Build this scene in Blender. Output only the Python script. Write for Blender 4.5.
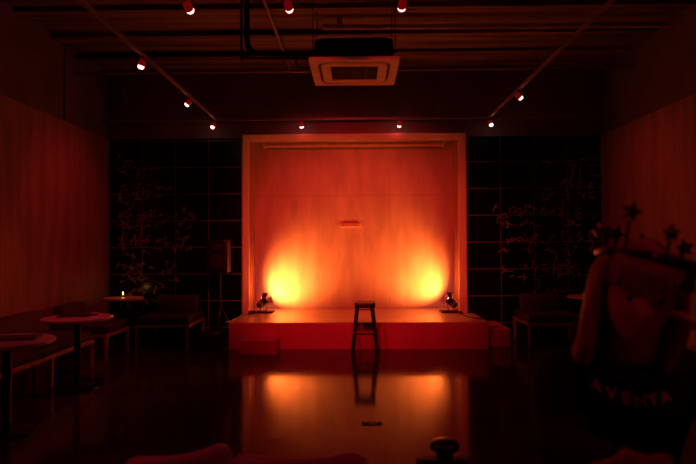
import bpy, bmesh, math, random
from mathutils import Vector, Matrix, noise
from mathutils.bvhtree import BVHTree

random.seed(7)
S = bpy.context.scene
for o in list(bpy.data.objects):
    bpy.data.objects.remove(o)
C = S.collection
PI = math.pi
V = Vector

# ------------------------------------------------------------------ camera
cam_d = bpy.data.cameras.new('camera')
cam = bpy.data.objects.new('camera', cam_d); C.objects.link(cam)
cam.location = (0, 0, 1.5)
CAM_PITCH, CAM_YAW, CAM_ROLL = 1.12, 0.92, 0.28
cam.matrix_world = (Matrix.Translation((0, 0, 1.5)) @ Matrix.Rotation(math.radians(CAM_YAW), 4, 'Z')
                    @ Matrix.Rotation(math.radians(90 + CAM_PITCH), 4, 'X') @ Matrix.Rotation(math.radians(-CAM_ROLL), 4, 'Z'))
cam_d.sensor_width = 36
cam_d.lens = 36 * 560 / 696
cam_d.clip_start = 0.02
cam_d.dof.use_dof = True
cam_d.dof.focus_distance = 8.0
cam_d.dof.aperture_fstop = 2.4
S.camera = cam

# ------------------------------------------------------------------ world, exposure
w = bpy.data.worlds.new('world'); S.world = w
w.use_nodes = True
w.node_tree.nodes['Background'].inputs[0].default_value = (0.02, 0.004, 0.004, 1)
w.node_tree.nodes['Background'].inputs[1].default_value = 0.1
S.view_settings.view_transform = 'Standard'
S.view_settings.look = 'None'
S.view_settings.gamma = 1
S.view_settings.use_curve_mapping = False
S.view_settings.exposure = 0.0

# light levels (each lamp's light is made in its own builder)
SPOT_RED = (1.0, 0.012, 0.05)
SPOT_AMBER = (1.0, 0.026, 0.026)
E_NICHE = 3          # two track spots washing the niche
E_STAGE = 190         # front track spots aimed at the stage front
E_SIDE = 22           # side track spots
E_FLOOD = 285          # two floods on the stage
FLOOD_COL = (1.0, 0.20, 0.035)

# ------------------------------------------------------------------ materials
def mat(name, col, rough=0.6, metal=0.0, spec=0.5, col2=None, nscale=6.0, stretch=(1, 1, 1), bump=0.0, emit=None, estr=0.0, trans=0.0, lo=0.35, hi=0.65, coords='Object', detail=6):
    m = bpy.data.materials.new(name); m.use_nodes = True
    nt = m.node_tree; b = nt.nodes['Principled BSDF']
    b.inputs['Base Color'].default_value = (*col, 1)
    b.inputs['Roughness'].default_value = rough
    b.inputs['Metallic'].default_value = metal
    b.inputs['Specular IOR Level'].default_value = spec
    b.inputs['Transmission Weight'].default_value = trans
    if emit:
        b.inputs['Emission Color'].default_value = (*emit, 1)
        b.inputs['Emission Strength'].default_value = estr
    if col2 is None and emit is None:
        col2 = tuple(c * 0.82 for c in col)
    if col2 is not None:
        tc = nt.nodes.new('ShaderNodeTexCoord'); mp = nt.nodes.new('ShaderNodeMapping')
        mp.inputs['Scale'].default_value = stretch
        nz = nt.nodes.new('ShaderNodeTexNoise'); nz.inputs['Scale'].default_value = nscale; nz.inputs['Detail'].default_value = detail
        rp = nt.nodes.new('ShaderNodeValToRGB')
        rp.color_ramp.elements[0].position = lo; rp.color_ramp.elements[1].position = hi
        rp.color_ramp.elements[0].color = (*col2, 1); rp.color_ramp.elements[1].color = (*col, 1)
        L = nt.links.new
        L(tc.outputs[coords], mp.inputs['Vector']); L(mp.outputs[0], nz.inputs['Vector'])
        L(nz.outputs['Fac'], rp.inputs['Fac']); L(rp.outputs[0], b.inputs['Base Color'])
        if bump:
            bp = nt.nodes.new('ShaderNodeBump'); bp.inputs['Strength'].default_value = bump; bp.inputs['Distance'].default_value = 0.01
            L(nz.outputs['Fac'], bp.inputs['Height']); L(bp.outputs[0], b.inputs['Normal'])
    return m

def grid_lines(m, axis_u, pu, ou, pv, ov, wu, wv, line_col, line_rough=0.6):
    """joints between panels: object coordinates, axis_u = 0 (x) or 1 (y) across, z up"""
    nt = m.node_tree; b = nt.nodes['Principled BSDF']; L = nt.links.new
    tc = nt.nodes.new('ShaderNodeTexCoord'); sp = nt.nodes.new('ShaderNodeSeparateXYZ'); L(tc.outputs['Object'], sp.inputs[0])
    def line(out, p, off, wd):
        a = nt.nodes.new('ShaderNodeMath'); a.operation = 'SUBTRACT'; L(out, a.inputs[0]); a.inputs[1].default_value = off - p * 40
        c = nt.nodes.new('ShaderNodeMath'); c.operation = 'MODULO'; L(a.outputs[0], c.inputs[0]); c.inputs[1].default_value = p
        d = nt.nodes.new('ShaderNodeMath'); d.operation = 'LESS_THAN'; L(c.outputs[0], d.inputs[0]); d.inputs[1].default_value = wd
        return d.outputs[0]
    u = line(sp.outputs[axis_u], pu, ou, wu); v = line(sp.outputs[2], pv, ov, wv)
    mx = nt.nodes.new('ShaderNodeMath'); mx.operation = 'MAXIMUM'; L(u, mx.inputs[0]); L(v, mx.inputs[1])
    mix = nt.nodes.new('ShaderNodeMix'); mix.data_type = 'RGBA'
    L(mx.outputs[0], mix.inputs['Factor'])
    src = b.inputs['Base Color'].links
    if src: L(src[0].from_socket, mix.inputs['A'])
    else: mix.inputs['A'].default_value = b.inputs['Base Color'].default_value
    mix.inputs['B'].default_value = (*line_col, 1)
    L(mix.outputs['Result'], b.inputs['Base Color'])
    r = nt.nodes.new('ShaderNodeMapRange'); L(mx.outputs[0], r.inputs[0])
    r.inputs[3].default_value = b.inputs['Roughness'].default_value; r.inputs[4].default_value = line_rough
    L(r.outputs[0], b.inputs['Roughness'])
    return m

M = {}
M['floor'] = mat('polished_concrete', (0.06, 0.05, 0.055), 0.10, spec=0.17, col2=(0.045, 0.038, 0.042), nscale=1.6, bump=0.0)
# gentle waviness and uneven polish
nt = M['floor'].node_tree; b_ = nt.nodes['Principled BSDF']
tc_ = nt.nodes.new('ShaderNodeTexCoord'); nz_ = nt.nodes.new('ShaderNodeTexNoise'); nz_.inputs['Scale'].default_value = 2.2; nz_.inputs['Detail'].default_value = 5
mr_ = nt.nodes.new('ShaderNodeMapRange'); mr_.inputs[1].default_value = .3; mr_.inputs[2].default_value = .7; mr_.inputs[3].default_value = .07; mr_.inputs[4].default_value = .15
nt.links.new(tc_.outputs['Object'], nz_.inputs['Vector']); nt.links.new(nz_.outputs['Fac'], mr_.inputs[0]); nt.links.new(mr_.outputs[0], b_.inputs['Roughness'])
M['ceiling'] = mat('board_marked_concrete', (0.34, 0.29, 0.25), 0.85, col2=(0.12, 0.10, 0.085), nscale=2.6, stretch=(0.16, 3.2, 1), bump=0.5)
M['concrete'] = mat('painted_concrete', (0.24, 0.21, 0.19), 0.85, col2=(0.19, 0.165, 0.15), nscale=2.0, bump=0.2)
M['bulkhead'] = mat('dark_painted_wall', (0.30, 0.23, 0.22), 0.8, col2=(0.25, 0.19, 0.18), nscale=2.0)
M['tile'] = mat('black_lacquer_panels', (0.008, 0.008, 0.008), 0.22, spec=0.4, col2=(0.006, 0.006, 0.006), nscale=3)
M['tile_right'] = M['tile'].copy()
grid_lines(M['tile_right'], 0, 0.533, -1.85-.133, 0.4275, 0.155+.062, 0.009, 0.010, (0.36, 0.29, 0.27), 0.5)
grid_lines(M['tile'], 0, 0.533, -1.85, 0.4275, 0.155, 0.009, 0.010, (0.36, 0.29, 0.27), 0.5)
M['ply'] = mat('plywood_wall', (0.52, 0.34, 0.23), 0.55, col2=(0.36, 0.22, 0.15), nscale=3.0, stretch=(1, 2.2, 0.35), bump=0.05)
grid_lines(M['ply'], 1, 1.22, 0.2, 2.44, 0.75, 0.006, 0.006, (0.25, 0.17, 0.1))
M['ply_back'] = mat('plywood_backdrop', (0.66, 0.50, 0.36), 0.5, col2=(0.50, 0.36, 0.25), nscale=3.2, stretch=(1.8, 1, 0.45), bump=0.06, lo=.3, hi=.62)
grid_lines(M['ply_back'], 0, 1.22, -0.66, 2.0, 0.31, 0.004, 0.006, (0.36, 0.25, 0.17))
M['ply_trim'] = mat('plywood_frame', (0.72, 0.55, 0.38), 0.5, col2=(0.6, 0.45, 0.3), nscale=5, stretch=(1, 1, .3))
M['niche_side'] = mat('shade_darkened_board', (0.46, 0.20, 0.15), 0.5, col2=(0.38, 0.16, 0.12), nscale=5, stretch=(1, 1, .3))  # board colour deepened to stand in for weaker flood light on the sides
M['frame'] = mat('pale_wood_frame', (0.84, 0.70, 0.52), 0.45, col2=(0.76, 0.62, 0.45), nscale=5, stretch=(1, 1, .3))
M['stage_top'] = mat('stage_top_board', (0.62, 0.46, 0.33), 0.32, col2=(0.52, 0.37, 0.26), nscale=2.5, stretch=(.5, 2, 1))
M['stage_side'] = mat('stage_red_side', (0.62, 0.06, 0.24), 0.6, col2=(0.54, 0.05, 0.20), nscale=3)
M['black_metal'] = mat('black_metal', (0.012, 0.011, 0.011), 0.38, metal=0.0, spec=0.5)
M['steel'] = mat('bright_steel', (0.7, 0.7, 0.72), 0.25, metal=1.0)
M['rail'] = mat('galvanised_rail', (0.42, 0.38, 0.36), 0.45, metal=0.3)
M['lamp_body'] = mat('lamp_body', (0.55, 0.08, 0.08), 0.4)
M['lamp_glow'] = mat('glowing_red_shade', (0.6, 0.05, 0.05), 0.4, emit=(1, .01, .012), estr=.10)
M['lens'] = mat('lit_lens', (1, .8, .8), 0.4, emit=(1.0, 0.42, 0.36), estr=5.0)
M['flood_lens'] = mat('flood_lens', (1, .9, .9), 0.4, emit=(1.0, 0.8, 0.75), estr=8.0)
M['door_in'] = mat('barn_door_grey', (0.55, 0.55, 0.6), 0.35, metal=0.6)
M['ac_white'] = mat('air_conditioner_white', (0.86, 0.80, 0.78), 0.5)
M['ac_dark'] = mat('dark_grille', (0.03, 0.028, 0.028), 0.6)
M['ac_body'] = mat('black_insulation', (0.035, 0.033, 0.035), 0.8, bump=.4, nscale=20)
M['wood'] = mat('oak_frame', (0.50, 0.28, 0.14), 0.45, col2=(0.38, 0.2, 0.09), nscale=8, stretch=(1, 1, 4))
M['uph'] = mat('dark_upholstery', (0.055, 0.042, 0.042), 0.85, col2=(0.04, 0.03, 0.03), nscale=60, bump=.2)
M['uph_back'] = mat('brown_upholstery', (0.12, 0.09, 0.085), 0.8, col2=(0.09, 0.07, 0.065), nscale=60, bump=.2)
M['table'] = mat('white_tabletop', (0.85, 0.80, 0.80), 0.4, col2=(0.78, 0.73, 0.73), nscale=5)
M['menu'] = mat('black_leatherette', (0.015, 0.014, 0.014), 0.4)
M['ceramic'] = mat('pale_ceramic', (0.6, 0.5, 0.48), 0.3)
M['wax'] = mat('candle_wax', (0.8, 0.7, 0.55), 0.5)
M['flame'] = mat('flame', (1, .5, .1), 0.5, emit=(1.0, 0.42, 0.05), estr=9.0)
M['glass'] = mat('clear_glass', (0.95, 0.95, 0.95), 0.03, trans=1.0, col2=(0.9, 0.9, 0.9))
M['gold'] = mat('gold_paint', (0.85, 0.72, 0.5), 0.45, metal=0.1, col2=(0.42, 0.32, 0.2), nscale=9, lo=.4, hi=.6)
M['pale_gold'] = mat('shell_inlay', (0.95, 0.88, 0.78), 0.35)
M['brass'] = mat('worn_brass', (0.75, 0.6, 0.4), 0.3, metal=0.8)
M['plaque'] = mat('plaque_wood', (0.9, 0.66, 0.42), 0.45)
M['pipe_dark'] = mat('black_pipe_wrap', (0.02, 0.019, 0.02), 0.6)
M['pipe'] = mat('painted_pipe', (0.75, 0.65, 0.62), 0.5)
M['skin'] = mat('skin', (0.62, 0.38, 0.29), 0.5, col2=(0.56, 0.32, 0.25), nscale=12)
M['hair'] = mat('pale_hair', (0.46, 0.33, 0.22), 0.5, col2=(0.32, 0.22, 0.14), nscale=20, stretch=(3, 3, .3))
M['cloth_black'] = mat('black_jersey', (0.008, 0.008, 0.009), 0.9, col2=(0.006, 0.006, 0.007), nscale=30, bump=.3)
M['jeans'] = mat('dark_jeans', (0.02, 0.022, 0.03), 0.85)
M['shoe'] = mat('black_shoe', (0.02, 0.02, 0.02), 0.5)
M['print'] = mat('faded_print', (0.85, 0.72, 0.72), 0.8)
M['eye'] = mat('eye', (0.5, 0.45, 0.42), 0.15)
M['iris'] = mat('iris', (0.02, 0.012, 0.01), 0.1)
M['lip'] = mat('lips', (0.42, 0.14, 0.12), 0.4)
M['crown'] = mat('dark_foil', (0.05, 0.045, 0.05), 0.35, metal=0.4)
M['bead'] = mat('crown_bead', (0.9, 0.5, 0.35), 0.2, metal=0.5)
M['chair_back'] = mat('pale_chair_shell', (0.46, 0.36, 0.36), 0.5)
M['paper'] = mat('crumpled_paper', (0.32, 0.2, 0.2), 0.8, nscale=15, bump=.4)
M['tumbler'] = mat('dark_tumbler', (0.05, 0.03, 0.06), 0.2)

# ------------------------------------------------------------------ mesh helpers
def link(name, me, m=None, parent=None):
    o = bpy.data.objects.new(name, me); C.objects.link(o)
    if m is not None:
        for x in (m if isinstance(m, (list, tuple)) else [m]): me.materials.append(x)
    if parent is not None: o.parent = parent
    return o
def obj(name, bm, m, parent=None, smooth=False, bevel=0.0, loc=None):
    bmesh.ops.recalc_face_normals(bm, faces=bm.faces[:])
    me = bpy.data.meshes.new(name); bm.to_mesh(me); bm.free()
    if smooth:
        for p in me.polygons: p.use_smooth = True
    o = link(name, me, m, parent)
    if loc is not None: o.location = loc
    if bevel:
        md = o.modifiers.new('bevel', 'BEVEL'); md.width = bevel; md.segments = 3; md.limit_method = 'ANGLE'
    if smooth:
        try:
            me.set_sharp_from_angle(angle=math.radians(50))
        except Exception: pass
    return o
def B(): return bmesh.new()
def box(bm, x0, x1, y0, y1, z0, z1, mi=0, mtx=None):
    vs = [bm.verts.new((x, y, z)) for z in (z0, z1) for y in (y0, y1) for x in (x0, x1)]
    if mtx is not None:
        for v in vs: v.co = mtx @ v.co
    for f in ((0,1,3,2),(4,6,7,5),(0,4,5,1),(2,3,7,6),(0,2,6,4),(1,5,7,3)):
        bm.faces.new([vs[i] for i in f]).material_index = mi
    return bm
def rings(bm, loops, cap=True, closed=False):
    R = [[bm.verts.new(p) for p in l] for l in loops]
    n = len(R[0])
    rng = range(len(R)) if closed else range(len(R) - 1)
    for i in rng:
        a, b = R[i], R[(i + 1) % len(R)]
        for j in range(n):
            bm.faces.new((a[j], a[(j+1) % n], b[(j+1) % n], b[j]))
    if cap and not closed:
        bm.faces.new(R[0][::-1]); bm.faces.new(R[-1])
    return bm
def tube(bm, pts, r, n=10, cap=True):
    pts = [V(p) for p in pts]
    rs = r if isinstance(r, (list, tuple)) else [r] * len(pts)
    loops = []; up = None
    for i, p in enumerate(pts):
        t = (pts[min(i+1, len(pts)-1)] - pts[max(i-1, 0)]).normalized()
        if up is None:
            up = t.orthogonal().normalized()
        else:
            up = (up - t * up.dot(t))
            up = up.normalized() if up.length > 1e-6 else t.orthogonal().normalized()
        s = t.cross(up)
        loops.append([p + (up * math.cos(2*PI*k/n) + s * math.sin(2*PI*k/n)) * rs[i] for k in range(n)])
    return rings(bm, loops, cap)
def lathe(bm, prof, n=32, mtx=None):
    loops = []
    for r, z in prof:
        l = [V((max(r, 1e-4) * math.cos(2*PI*k/n), max(r, 1e-4) * math.sin(2*PI*k/n), z)) for k in range(n)]
        if mtx is not None: l = [mtx @ p for p in l]
        loops.append(l)
    return rings(bm, loops)
def rounded(w, d, r, n=5):
    pts = []
    for cx, cy, a0 in ((w/2-r, d/2-r, 0), (-w/2+r, d/2-r, PI/2), (-w/2+r, -d/2+r, PI), (w/2-r, -d/2+r, 3*PI/2)):
        for k in range(n + 1):
            a = a0 + PI/2 * k / n
            pts.append((cx + r*math.cos(a), cy + r*math.sin(a)))
    return pts
def smooth_path(pts, n=6):
    P = [V(p) for p in pts]; out = []
    for i in range(len(P) - 1):
        p0, p1, p2, p3 = P[max(i-1, 0)], P[i], P[i+1], P[min(i+2, len(P)-1)]
        for k in range(n):
            t = k / n
            out.append(0.5 * ((2*p1) + (p2-p0)*t + (2*p0-5*p1+4*p2-p3)*t*t + (3*p1-p0-3*p2+p3)*t**3))
    out.append(P[-1]); return out
def thing(name, label, cat, loc=(0,0,0), rz=0, group=None):
    o = bpy.data.objects.new(name, None); C.objects.link(o); o.empty_display_size = .1
    o.location = loc; o.rotation_euler = (0, 0, rz)
    return tag(o, label, cat, group)
def tag(o, label, cat, group=None):
    o['label'] = label; o['category'] = cat
    if group: o['group'] = group
    return o
def struct(name, bm, m, **k):
    o = obj(name, bm, m, **k); o['kind'] = 'structure'; return o
def dup(root, loc=None, rz=None, label=None, group=None):
    def cp(o, par):
        c = o.copy(); C.objects.link(c)
        if par is not None:
            c.parent = par
        for ch in [x for x in o.children]: cp(ch, c)
        return c
    r = cp(root, None)
    if loc is not None: r.location = loc
    if rz is not None: r.rotation_euler = (0, 0, rz)
    if label: r['label'] = label
    if group: r['group'] = group
    return r
def aim(direction):           # rotation taking local -Z onto direction
    return V(direction).to_track_quat('-Z', 'Y').to_matrix().to_4x4()

# ------------------------------------------------------------------ the room
XL, XR, Y0, YW, H, YB = -4.025, 3.905, -1.4, 8.94, 4.28, 9.58
SZ0 = .38
NL, NR, NT = -1.75, 1.64, 3.16          # niche opening
ZP = 3.19                                # top of the panelling
struct('floor', box(B(), XL-.2, XR+.2, Y0-.2, YB+.3, -.2, 0), M['floor'])
struct('ceiling', box(B(), XL-.2, XR+.2, Y0-.2, YW+.1, H, H+.2), M['ceiling'])
struct('wall_left', box(B(), XL-.2, XL, Y0-.2, YW+.2, 0, H), M['concrete'])
struct('wall_right', box(B(), XR, XR+.2, Y0-.2, YW+.2, 0, H), M['concrete'])
struct('wall_rear', box(B(), XL, XR, Y0-.2, Y0, 0, H), M['concrete'])
# stage-side wall: two lacquered panels and a bulkhead with a niche between
bm = B(); box(bm, XL, NL-.078, YW, YW+.12, 0, ZP); struct('wall_front_left', bm, M['tile'])
bm = B(); box(bm, NR+.098, XR, YW, YW+.12, 0, ZP); struct('wall_front_right', bm, M['tile_right'])
bm = B(); box(bm, XL, NL-.078, YW-.02, YW+.12, ZP, H); box(bm, NR+.098, XR, YW-.02, YW+.12, ZP, H); box(bm, NL-.078, NR+.098, YW-.02, YW+.12, NT+.083, H); struct('wall_front_upper', bm, M['bulkhead'])
bm = B(); box(bm, NL-.1, NR+.1, YB, YB+.1, 0, NT+.2); struct('wall_niche_back', bm, M['ply_back'])
bm = B(); box(bm, NL-.1, NL, YW+.12, YB, 0, NT+.2); struct('wall_niche_left', bm, M['niche_side'])
bm = B(); box(bm, NR, NR+.1, YW+.12, YB, 0, NT+.2); struct('wall_niche_right', bm, M['niche_side'])
bm = B(); box(bm, NL-.1, NR+.1, YW+.12, YB, NT+.08, NT+.2); struct('ceiling_niche', bm, M['ply_trim'])
# frame round the niche
def splay(name, pts, a, b, axis):
    # constant section swept from a to b; section given as (across, depth)
    f = (lambda u, y, t: V((u, y, t))) if axis == 'z' else (lambda u, y, t: V((t, y, u)))
    struct(name, rings(B(), [[f(u, y, t) for u, y in pts] for t in (a, b)]), M['frame'])
splay('trim_1', [(NL-.08, YW+.13), (NL-.08, YW-.035), (NL-.07, YW-.035), (NL+.004, YW+.06), (NL+.004, YW+.13)], SZ0, NT+.08, 'z')
splay('trim_2', [(NR+.10, YW+.13), (NR+.10, YW-.035), (NR+.09, YW-.035), (NR-.004, YW+.06), (NR-.004, YW+.13)], SZ0, NT+.08, 'z')
splay('trim_3', [(NT+.085, YW+.13), (NT+.085, YW-.036), (NT+.075, YW-.036), (NT, YW+.05), (NT, YW+.13)], NL-.08, NR+.10, 'x')
# plywood wainscot of the side walls
struct('trim_4', box(B(), XL, XL+.03, Y0, YW, 0, ZP), M['ply'])
struct('trim_5', box(B(), XR-.03, XR, Y0, YW, 0, ZP), M['ply'])
# upper pilaster at the left, shallow downstand beams under the slab
struct('trim_6', box(B(), XL, XL+.02, 7.6, YW-.02, ZP, H), M['concrete'])
bm = B(); box(bm, XL, XR, 7.25, 7.5, H-.06, H); struct('trim_7', bm, M['ceiling'])
bm = B(); box(bm, XL, XR, 6.45, 6.62, H-.05, H); struct('trim_8', bm, M['ceiling'])
bm = B(); box(bm, XL, XR, 8.0, 8.12, H-.04, H); struct('trim_9', bm, M['ceiling'])

# painted gold foliage on the lacquer panels
def stroke(bm, pts, w0, y):
    pts = smooth_path([(p[0], 0, p[1]) for p in pts], 4); n = len(pts)
    prev = None
    for i, p in enumerate(pts):
        t = (pts[min(i+1, n-1)] - pts[max(i-1, 0)]).normalized(); s = V((-t.z, 0, t.x))
        ww = w0 * (0.35 + math.sin(PI * (i + .5) / n))
        quad = [bm.verts.new((p.x + s.x*ww*a, yy, p.z + s.z*ww*a)) for a, yy in ((-1, y), (1, y), (1, y-.003), (-1, y-.003))]
        if prev:
            for j in range(4): bm.faces.new((prev[j], prev[(j+1) % 4], quad[(j+1) % 4], quad[j]))
        prev = quad
def mural(x0, x1, seed, side, name, label):
    rnd = random.Random(seed)
    root = thing(name, label, 'wall painting', (0, YW, 0), group=None)
    bm, b2 = B(), B()
    rows = [(2.86, .25), (2.44, .45), (2.02, .95), (1.60, .9), (1.17, .8), (.78, .5)]
    for z, dens in rows:
        span = (x1 - x0) * (0.35 + 0.65 * dens)
        for k in range(int(48 * dens)):
            u = rnd.random() ** 1.3 * span
            x = x0 + u if side < 0 else x1 - u
            if not (XL + .12 < x < XR - .12): continue
            zz = z - .02 - rnd.random() ** 1.3 * .26
            a = rnd.uniform(-.5, .5) + (0 if rnd.random() < .6 else 1.2)
            l = rnd.uniform(.04, .12)
            mid = (x + math.cos(a)*l*.5 + rnd.uniform(-.03, .03), zz + math.sin(a)*l*.5 + rnd.uniform(-.03, .03))
            end = (x + math.cos(a)*l, zz + math.sin(a)*l)
            tgt = b2 if rnd.random() < .12 else bm
            stroke(tgt, [(x, zz), mid, end], rnd.uniform(.003, .0065), -.0005)
            if rnd.random() < .6:
                for q in range(3):
                    aa = a + rnd.uniform(-1.4, 1.4); ll = rnd.uniform(.03, .07)
                    stroke(bm, [end, (end[0]+math.cos(aa)*ll*.5, end[1]+math.sin(aa)*ll*.5+.008), (end[0]+math.cos(aa)*ll, end[1]+math.sin(aa)*ll)], rnd.uniform(.004, .007), -.0005)
    # leaning stems
    for k in range(5):
        x = (x0 + rnd.random()*.8*(x1-x0)*.5) if side < 0 else (x1 - rnd.random()*.8*(x1-x0)*.5)
        z = rnd.uniform(.9, 2.4); pts = [(x, z)]
        for q in range(3):
            x += rnd.uniform(-.05, .05); z += rnd.uniform(.10, .2); pts.append((x, z))
        stroke(bm, pts, .0045, -.0005)
    obj('foliage', bm, M['gold'], root)
    f = obj('blossom', b2, M['pale_gold'], root); f['label'] = 'pale brighter strokes'
mural(-3.85, -2.62, 3, -1, 'foliage_painting', 'gold foliage painted on the black panels left of the glowing niche')
mural(2.05, 3.75, 11, 1, 'foliage_painting', 'gold foliage painted on the black panels right of the glowing niche')

# ------------------------------------------------------------------ stage
st = thing('stage_platform', 'low wide platform with red front and orange-lit top reaching into the niche', 'stage', (0, 7.92, 0))
SZ = .38
bm = B(); box(bm, -1.82, 1.84, 0, YW-7.92-.037, 0, SZ-.02); obj('platform_body', bm, M['stage_side'], st, bevel=.003)
bm = B()
box(bm, -1.82, 1.84, 0, YW-7.92-.037, SZ-.02, SZ); obj('platform_top', bm, M['stage_top'], st)
struct('floor_niche', box(B(), NL+.005, NR-.005, YW-.036, YB, 0, SZ), M['stage_top'])
bm = B(); box(bm, -1.58, -1.09, 7.56, 7.915, 0, .19); tag(obj('step_block', bm, M['stage_side'], bevel=.004), 'small red step block on the floor against the left of the stage front', 'step')
bm = B(); box(bm, 1.85, 2.18, 8.05, 8.88, 0, .26); tag(obj('step_block', bm, M['stage_side'], bevel=.004), 'red step block on the floor beside the right end of the stage', 'step')

# screen tube under the niche's top
t = thing('roller_screen', 'long rolled-up screen tube hung under the top of the glowing niche', 'projector screen', (-.05, 9.36, 3.145))
tube_b = B(); tube(tube_b, [(-1.5, 0, 0), (1.5, 0, 0)], .036, 16); obj('casing', tube_b, M['ply_trim'], t, smooth=True)
for s in (-1, 1):
    b2 = B(); box(b2, s*1.5-.012, s*1.5+.012, -.045, .045, -.045, .11); obj('bracket', b2, M['ac_white'], t)
# plaque on the backdrop
bm = B(); box(bm, -.295, .065, YB-.022, YB, 1.765, 1.83)
t = tag(obj('wall_plaque', bm, M['plaque'], bevel=.004), 'small narrow plaque in the middle of the glowing backdrop', 'plaque')
bm = B()
for k in range(9): box(bm, -.275+k*.037, -.275+k*.037+.022, YB-.026, YB-.0215, 1.785, 1.81)
obj('raised_lettering', bm, M['wood'], t)

# ------------------------------------------------------------------ stage floods
def flood(name, label, pos, d, energy, cable_pts, flip):
    root = thing(name, label, 'stage light', pos)
    bm = B()
    rings(bm, [[V((x, y, 0)) for x, y in rounded(.30, .22, .02)], [V((x, y, .012)) for x, y in rounded(.30, .22, .02)]])
    for s in (-1, 1): tube(bm, [(-.17, s*.09, .014), (.17, s*.09, .014)], .012, 8)
    obj('base_plate', bm, M['black_metal'], root)
    d = V(d).normalized(); R = aim(d)
    hc = V((0, 0, .17))
    mt = Matrix.Translation(hc) @ R
    # can with stepped rear
    bm = B()
    lathe(bm, [(.02, .12), (.045, .12), (.052, .10), (.052, .06), (.062, .055), (.062, -.02), (.066, -.022), (.066, -.035), (.057, -.035), (.055, .0), (.01, .0)], 28, mt)
    obj('lamp_can', bm, M['black_metal'], root, smooth=True)
    bm = B(); lathe(bm, [(.054, -.008), (.054, -.02), (.050, -.045), (.034, -.060), (.004, -.066)], 28, mt)
    obj('lens', bm, M['flood_lens'], root)
    # cooling fins (bright)
    bm = B()
    for k in range(4): lathe(bm, [(.045, .062+k*.014), (.058, .062+k*.014), (.058, .067+k*.014), (.045, .067+k*.014)], 24, mt)
    obj('cooling_fin', bm, M['steel'], root)
    # yoke
    bm = B(); side = R.to_3x3() @ V((1, 0, 0)); side.z = 0; side.normalize()
    for s in (-1, 1):
        tube(bm, smooth_path([hc + side*s*.068, hc + side*s*.078 - V((0,0,.06)), hc + side*s*.05 - V((0,0,.135)), V((0, 0, .016))]), .008, 8)
    obj('yoke', bm, M['steel'], root, smooth=True)
    for s in (-1, 1):
        bm = B(); tube(bm, [hc + side*s*.066, hc + side*s*.10], .014, 10); obj('knob', bm, M['black_metal'], root)
    # four barn doors
    for k in range(4):
        bm = B()
        q = mt @ Matrix.Rotation(k*PI/2, 4, 'Z') @ Matrix.Translation((0, .062, -.035)) @ Matrix.Rotation(math.radians((40 if k % 2 else 34)), 4, 'X')
        vs = [V((-.045, 0, 0)), V((.045, 0, 0)), V((.062, 0, -.085)), V((-.062, 0, -.085))]
        rings(bm, [[q @ v for v in vs], [q @ (v + V((0, .002, 0))) for v in vs]])
        dd = obj('barn_door', bm, M['door_in'] if k % 2 else M['black_metal'], root)
        if k % 2: dd['label'] = 'pale grey flap'
    bm = B(); pp = smooth_path(cable_pts, 8); tube(bm, pp, .008, 8)
    tag(obj('power_cable', bm, M['black_metal'], smooth=True, loc=pos), 'black power cable running from the %s flood light over the stage edge' % ('left' if flip > 0 else 'right'), 'cable')
    l = bpy.data.lights.new('flood_light', 'SPOT'); l.energy = energy; l.color = FLOOD_COL
    l.spot_size = math.radians(100); l.spot_blend = 1.0; l.shadow_soft_size = .03
    lo = bpy.data.objects.new('flood_light', l); C.objects.link(lo); lo.parent = root
    lo.matrix_local = Matrix.Translation(hc + d*.075) @ R
    return root
flood('stage_light', 'flood light on the left corner of the stage, shining into the backdrop', (-1.52, 9.06, SZ),
      (.40, .56, .32), E_FLOOD,
      [(-.05, 0, .03), (-.14, -.05, .012), (-.2, -.35, .012), (-.26, -.75, .012), (-.3, -1.0, .0085), (-.33, -1.2, .012), (-.335, -1.24, -.02), (-.36, -1.25, -.2), (-.4, -1.2, -.36), (-.55, -1.0, -.37)], 1)
flood('stage_light', 'flood light on the right corner of the stage, bright lens towards the backdrop', (1.50, 9.05, SZ),
      (-.46, .52, .40), E_FLOOD * .85,
      [(.05, 0, .03), (.12, -.12, .012), (.1, -.42, .012), (.2, -.75, .012), (.3, -.85, .012), (.355, -.86, 0), (.37, -.86, -.10), (.40, -.86, -.105), (.55, -.8, -.11)], -1)
# loose coil of cable and plug strip beside the left lamp
bm = B(); pts = []
for k in range(40):
    a = k*.5; pts.append((-1.66 + .06*math.cos(a) + .0*k, 8.86 + .10*math.sin(a), SZ + .010 + k*.0012))
tube(bm, pts, .006, 6)
tag(obj('cable_coil', bm, M['black_metal'], smooth=True), 'loose black cable coil lying on the stage corner beside the left flood light', 'cable')

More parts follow.
